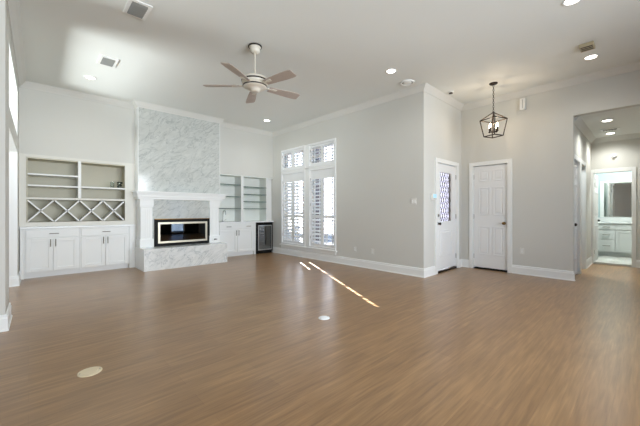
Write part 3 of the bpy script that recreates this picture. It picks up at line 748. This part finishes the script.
sh = obj('switch_housing', G().lathe((0, 0, 0), [(.145, -.515), (.155, -.525), (.155, -.548), (.135, -.557), (.09, -.566), (.066, -.582), (.058, -.606), (.03, -.612), (0, -.613)], 40), M['fanwhite'], fan)
obj('band', G().lathe((0, 0, 0), [(.155, -.528), (.160, -.531), (.160, -.543), (.155, -.546)], 40), M['bronze'], sh, label='dark band')
bladeg = G()
N = 12; outl = []
for i in range(N+1):
    t = i/N; x = .20+t*.47; w = .050+.020*min(1, t*1.5)
    if i == N: w -= .012
    outl.append((x, w))
poly = [(x, w, 0) for x, w in outl]+[(x, -w, 0) for x, w in outl[::-1]]
bladeg.prism([(p[0], p[1], -.004) for p in poly], (0, 0, .008))
bladeg.xf(Matrix.Translation((0, 0, -.53)) @ Matrix.Rotation(math.radians(-13), 4, 'X'))
iron = G().box(.12, .27, -.022, .022, -.535, -.524, .004).box(.24, .31, -.038, .038, -.536, -.527, .004)
bm_, im_ = bladeg.mesh('blade', M['blade']), iron.mesh('blade_iron', M['fanwhite'])
for k in range(5):
    b = bpy.data.objects.new('blade', bm_); COL.objects.link(b); b.parent = fan; b.rotation_euler = (0, 0, math.radians(-7+72*k))
    i_ = bpy.data.objects.new('blade_iron', im_); COL.objects.link(i_); i_.parent = b; i_['label'] = 'off-white blade bracket'

# ------------------------------------------------------------------ entry lantern
PX, PY = 5.80, 1.833
pn = thing('pendant_lantern', 'dark open cage lantern with candle bulbs hanging in the entry', 'pendant light', (PX, PY, CE))
obj('canopy', G().lathe((0, 0, 0), [(.065, 0), (.065, -.012), (.05, -.024), (.012, -.03)], 24), M['bronze'], pn)
g = G()
zt = -.03; nl = 13; ln = (CE-2.86-.03)/nl
for k in range(nl):
    c = zt-ln*(k+.5); ax = k % 2
    pts = [((.011*math.cos(t) if ax else 0), (0 if ax else .011*math.cos(t)), c+ln*.62*math.sin(t)) for t in [2*PI*i/12 for i in range(13)]]
    g.tube(pts, .0032, 6)
obj('chain', g, M['bronze'], pn)
R_ = Vector((.7286, -.685)); F_ = Vector((.685, .7286))
fr = -R_*.39-F_*.92; a0 = math.atan2(fr.y, fr.x)
za_, zu, zl = 2.85-CE, 2.725-CE, 2.445-CE
ru, rl = .205, .145
cor = lambda r_, z, k: (r_*math.cos(a0+k*PI/2), r_*math.sin(a0+k*PI/2), z)
g = G(); t_ = .009
for k in range(4):
    g.cyl((0, 0, za_), cor(ru, zu, k), t_, n=8).cyl(cor(ru, zu, k), cor(ru, zu, k+1), t_, n=8).cyl(cor(ru, zu, k), cor(rl, zl, k), t_, n=8).cyl(cor(rl, zl, k), cor(rl, zl, k+1), t_, n=8)
g.sphere((0, 0, za_), .018)
obj('cage', g, M['bronze'], pn)
st = obj('candle_arms', G().cyl((0, 0, za_), (0, 0, 2.50-CE), .007, n=10), M['bronze'], pn)
for k in range(4):
    a = a0+PI/4+k*PI/2; x, y = .075*math.cos(a), .075*math.sin(a)
    cd = obj('candle', G().cyl((x, y, 2.525-CE), (x, y, 2.59-CE), .011, n=12).lathe((x, y, 2.515-CE), [(.022, .012), (.012, 0)], 14).cyl((0, 0, 2.515-CE), (x, y, 2.52-CE), .006, n=8), M['bronze'], pn)
    obj('bulb', G().lathe((x, y, 2.59-CE), [(.0, .075), (.008, .055), (.017, .025), (.012, .0)], 14), M['bulb'], cd, label='lit candle bulb')
    light('candle_light', 'POINT', (x, y, 2.66-CE), 2.4, (1.0, .80, .58), cd, shadow_soft_size=.012)

# ------------------------------------------------------------------ recessed downlights
def downlight(x, y, z, e, lab, col=(.98, .99, .96)):
    r = thing('recessed_downlight', lab, 'ceiling light', (x, y, z), 'round recessed downlights')
    obj('trim_ring', G().lathe((0, 0, 0), [(.085, 0), (.085, -.004), (.078, -.008), (.066, -.006), (.064, -.001)], 32), M['trim'], r)
    obj('lens', G().lathe((0, 0, 0), [(.064, -.001), (.062, -.005), (0, -.006)], 32), M['lens'], r, label='glowing lens')
    light('downlight_beam', 'SPOT', (0, 0, -.03), e, col, r, spot_size=math.radians(150), spot_blend=1.0, shadow_soft_size=.06)
downlight(.733, 6.284, CE, 18, 'lit recessed downlight above the bookcase at left')
downlight(4.198, 6.335, CE, 18, 'lit recessed downlight near the window corner, right of the fireplace')
downlight(4.127, 2.769, CE, 18, 'lit recessed downlight left of the round ceiling speaker')
downlight(5.823, .571, CE, 18, 'lit recessed downlight beside the beige ceiling box')
downlight(4.115, .55, CE, 18, 'lit recessed downlight cut by the top edge of the photo')
downlight(7.395, .512, HC, 46, 'lit recessed downlight in the hall, nearer the room')
downlight(8.664, .548, HC, 46, 'lit recessed downlight in the hall, nearer the bathroom')

# ------------------------------------------------------------------ ceiling vents, detectors, boxes
def vent(x, y, sx, sy, z, lab, n=6):
    r = thing('ceiling_vent', lab, 'vent', (x, y, z), 'ceiling air vents')
    obj('frame', G().slab('y', -.012, 0, [-sx/2-.035, sx/2+.035], [-sy/2-.035, sy/2+.035], [(-sx/2, sx/2, -sy/2, sy/2)], lambda q: (q[0], q[2], q[1])), M['trim'], r)
    obj('duct_shade', G().box(-sx/2, sx/2, -sy/2, sy/2, -.003, -.0005), M['dark'], r, label='dark duct sheet behind the slats')  # thin dark sheet painted in for the shade inside the vent
    for k in range(n):
        T = Matrix.Translation((0, -sy/2+sy*(k+.5)/n, -.0115)) @ Matrix.Rotation(math.radians(-22), 4, 'X')
        obj('slat', G().box(-sx/2, sx/2, -sy/n*.52, sy/n*.52, -.001, .001, T=T), M['grille'], r)
vent(.86, 3.80, .15, .25, CE, 'grey slatted ceiling vent at the top edge, larger in view')
vent(.842, 5.42, .15, .25, CE, 'grey slatted ceiling vent above the bookcase downlight')
vent(8.22, .527, .12, .20, HC, 'small ceiling vent between the two hall downlights', 5)
sp = thing('ceiling_speaker', 'round white ceiling speaker close to the window wall', 'speaker', (4.688, 2.82, CE))
obj('bezel', G().lathe((0, 0, 0), [(.115, 0), (.115, -.012), (.105, -.022), (.09, -.018), (.088, -.002)], 36), M['trim'], sp)
obj('gap_shade', G().lathe((0, 0, 0), [(.09, -.001), (.088, -.005), (.07, -.006), (.0, -.006)], 36), M['dark'], sp, label='dark ring painted as gap shade')  # solid dark disc painted in for the shade between bezel and grille
obj('grille', G().lathe((0, 0, 0), [(.07, -.006), (.07, -.016), (.05, -.021), (.0, -.022)], 36), M['trim'], sp)
sd = thing('ceiling_sensor', 'small round sensor on the entry ceiling left of the lantern', 'sensor', (5.645, 2.50, CE))
obj('base', G().lathe((0, 0, 0), [(.05, 0), (.05, -.012), (.03, -.02), (0, -.02)], 24), M['trim'], sd)
obj('cap', G().lathe((0, 0, 0), [(.028, -.02), (.034, -.024), (.034, -.034), (0, -.036)], 24), M['bronze'], sd, label='dark cap')
bx = thing('ceiling_box', 'yellowed plastic box on the ceiling beside a downlight', 'detector', (5.37, .565, CE))
obj('cover', G().box(-.09, .09, -.075, .075, -.045, 0, .008), M['beige'], bx)
g = G()
for k in range(3): g.box(-.06+.05*k-.012, -.06+.05*k+.012, -.06, .06, -.0475, -.0445)
obj('slots', g, M['bronze'], bx, label='dark slots')
cb = thing('wall_chime', 'white box mounted high on the closet wall under the crown', 'chime', (XC, 1.582, 3.11))
W('cover', G().box(XC-.055, XC, 1.545, 1.63, 3.005, 3.215, .006), M['trim'], cb)
W('slot', G().box(XC-.0565, XC-.0545, 1.583, 1.59, 3.03, 3.19), M['grille'], cb)
al = thing('smoke_alarm', 'round white smoke alarm above the bathroom door', 'alarm', (9.10, .521, 2.345))
g = G().cyl((9.10, .521, 2.345), (9.075, .521, 2.345), .046, .042, 28).cyl((9.075, .521, 2.345), (9.062, .521, 2.345), .03, .025, 24)
W('cover', g, M['trim'], al)
W('horn', G().sphere((9.063, .528, 2.315), .02), M['trim'], al)

# ------------------------------------------------------------------ wall plates, keypad, floor covers
kp = thing('alarm_keypad', 'white keypad with pale blue screen left of the front door', 'keypad', (5.345, YE, 1.42))
W('case', G().box(5.265, 5.425, YE-.045, YE, 1.365, 1.475, .008), M['trim'], kp)
W('screen', G().box(5.285, 5.405, YE-.0465, YE-.044, 1.40, 1.465, .001), M['keyscreen'], kp, 'pale blue lit screen')
g = G()
for k in range(4): g.box(5.29+.03*k, 5.31+.03*k, YE-.0475, YE-.044, 1.375, 1.388, .001)
W('buttons', g, M['grille'], kp)
sw = thing('light_switch', 'white switch plate on window wall near the entry corner', 'switch', (XB, 2.89, 1.33))
W('plate', G().box(XB-.006, XB, 2.835, 2.945, 1.275, 1.39, .003), M['crown'], sw)
for y in (2.867, 2.913): W('rocker', G().box(XB-.011, XB-.005, y-.014, y+.014, 1.30, 1.365, .003), M['trim'], sw)
def outlet_x(x, y, z, lab, mat):
    r = thing('wall_outlet', lab, 'outlet', (x, y, z), 'white wall outlets')
    W('plate', G().box(x-.006, x, y-.035, y+.035, z-.057, z+.057, .003), mat, r)
    for s_ in (-.022, .022):
        q = W('receptacle', G().box(x-.009, x-.005, y-.016, y+.016, z+s_-.016, z+s_+.016, .003), M['trim'], r)
        W('slots', G().box(x-.0095, x-.0085, y-.009, y-.006, z+s_-.006, z+s_+.008).box(x-.0095, x-.0085, y+.006, y+.009, z+s_-.006, z+s_+.008), M['dark'], q)
outlet_x(XB, 3.80, .35, 'white outlet low on the window wall, nearer the entry corner', M['crown'])
outlet_x(XB, 4.26, .36, 'white outlet low on the window wall, nearer the windows', M['wall'])
outlet_x(XC, 1.605, .425, 'white outlet low on the wall right of closet door', M['crown'])
def floor_cover(x, y, r_, mat, lab):
    r = thing('floor_outlet_cover', lab, 'floor outlet', (x, y, 0), 'round floor outlet covers')
    obj('plate', G().lathe((0, 0, 0), [(r_*.9, .006), (r_, .003), (r_, 0)], 40), mat, r)
    obj('lid', G().lathe((0, 0, 0), [(r_*.62, .0085), (r_*.66, .006)], 32), mat, r)
    for a in (0, PI): obj('screw', G().cyl((math.cos(a)*r_*.8, math.sin(a)*r_*.8, .004), (math.cos(a)*r_*.8, math.sin(a)*r_*.8, .0075), .005, n=10), M['nickel'], r)
floor_cover(.322, 2.764, .074, M['plate'], 'cream round outlet cover in the floor at lower left')
floor_cover(2.335, 2.42, .062, M['top'], 'white round outlet cover in the floor near picture centre')

# ------------------------------------------------------------------ bathroom vanity and mirror
va = thing('bathroom_vanity', 'white bathroom vanity with drawers seen through the hall door', 'vanity', (10.78, .3, .03))
W('body', G().box(10.54, 11.05, -.6, .95, .13, .85).box(10.60, 11.05, -.6, .95, .03, .13), M['cab'], va)
W('counter', G().box(10.50, 11.055, -.62, .98, .85, .885, .004).box(11.03, 11.055, -.62, .98, .885, .99, .003), M['top'], va)
for (z0, z1) in ((.70, .83), (.46, .685), (.15, .445)):
    d_ = W('drawer', G().box(10.52, 10.54, .585, .90, z0, z1, .004), M['cab'], va)
    zc = (z0+z1)/2
    W('pull', G().cyl((10.495, .67, zc), (10.495, .81, zc), .007, n=8).cyl((10.52, .69, zc), (10.495, .69, zc), .005, n=8).cyl((10.52, .79, zc), (10.495, .79, zc), .005, n=8), M['pull'], d_)
for (y0, y1) in ((.10, .57), (-.40, .085)):
    W('false_front', G().box(10.52, 10.54, y0, y1, .70, .83, .004), M['cab'], va)
    g = G().box(10.53, 10.54, y0, y1, .15, .685)
    for (p, q, c, e) in ((y0, y0+.06, .15, .685), (y1-.06, y1, .15, .685), (y0+.06, y1-.06, .15, .21), (y0+.06, y1-.06, .625, .685)): g.box(10.52, 10.531, p, q, c, e, .002)
    W('door', g, M['cab'], va)
mi = thing('bathroom_mirror', 'white framed mirror above the bathroom vanity', 'mirror', (11.05, .2, 1.02))
W('frame', G().slab('x', 11.03, 11.055, [-.55, .90], [.995, 1.95], [(-.48, .825, 1.01, 1.90)]), M['trim'], mi)
W('mirror_glass', G().box(11.04, 11.05, -.48, .825, 1.01, 1.90), M['mirror'], mi)
tp = thing('bath_faucet', 'small dark tap on the bathroom vanity counter', 'tap', (10.85, .15, .885))
W('spout', G().tube([(10.88, .15, .885), (10.88, .15, 1.0), (10.85, .15, 1.03), (10.78, .15, 1.02)], .012), M['nickel'], tp)
W('handle', G().cyl((10.88, .22, .885), (10.88, .22, .94), .014).cyl((10.88, .08, .885), (10.88, .08, .94), .014), M['nickel'], tp)
bl = thing('bath_fill_fixture', 'unseen ceiling fixture added to brighten the bathroom', 'ceiling light', (9.75, .2, HC))  # unseen fixture added to light the vanity front
obj('shade', G().lathe((0, 0, 0), [(.16, 0), (.16, -.03), (.12, -.06), (0, -.075)], 32), M['lens'], bl)
light('bath_fill', 'POINT', (0, 0, -.15), 100, (.93, 1.0, .98), bl, shadow_soft_size=.12)
sl = thing('side_room_fill_fixture', 'unseen ceiling fixture added to brighten the side room', 'ceiling light', (8.0, 1.6, HC))  # unseen fixture added so the open doorway looks bright
obj('shade', G().lathe((0, 0, 0), [(.16, 0), (.16, -.03), (.12, -.06), (0, -.075)], 32), M['lens'], sl)
light('side_room_fill', 'POINT', (0, 0, -.15), 110, (.90, .96, 1.0), sl, shadow_soft_size=.12)

# ------------------------------------------------------------------ outside the windows
def house(name, x0, x1, y0, y1, h, lab):
    r = thing(name, lab, 'building', ((x0+x1)/2, (y0+y1)/2, -.12))
    W('wall', G().box(x0, x1, y0, y1, -.12, h), M['brick'], r)
    W('roof', G().box(x0-.0, x1+.0, y0-.0, y1+.0, h, h+.15), M['bronze'], r)
house('sun_block_right', 15.0, 18.4, 24.1, 25.24, 14.0, 'tall brick sun blocker added far outside, right of the slim gap')  # added to block the sun except through a slim gap
r = thing('sun_block_left', 'broad brick sun blocker added far outside, left of the slim gap', 'building', (10, 25.4, -.12))  # second added sun blocker, closing the other side of the gap
W('wall', G().slab('y', 25.33, 25.55, [5.0, 15.005], [-.12, 14.5], [(14.70, 14.93, 10.1, 10.6)]), M['brick'], r)  # opening shaped to throw a sun patch near the windows
W('coping', G().box(4.95, 14.99, 25.33, 25.6, 14.5, 14.65), M['bronze'], r)
house('brick_chimney', 8.97, 9.17, 9.48, 10.4, 5.5, 'brown brick chimney stack seen through the shutters')
house('sun_block_door', 6.3, 7.0, 4.2, 4.6, 3.2, 'brick pier added outside the front door to block the sun')  # unseen pier added to stop sun coming through the door glass
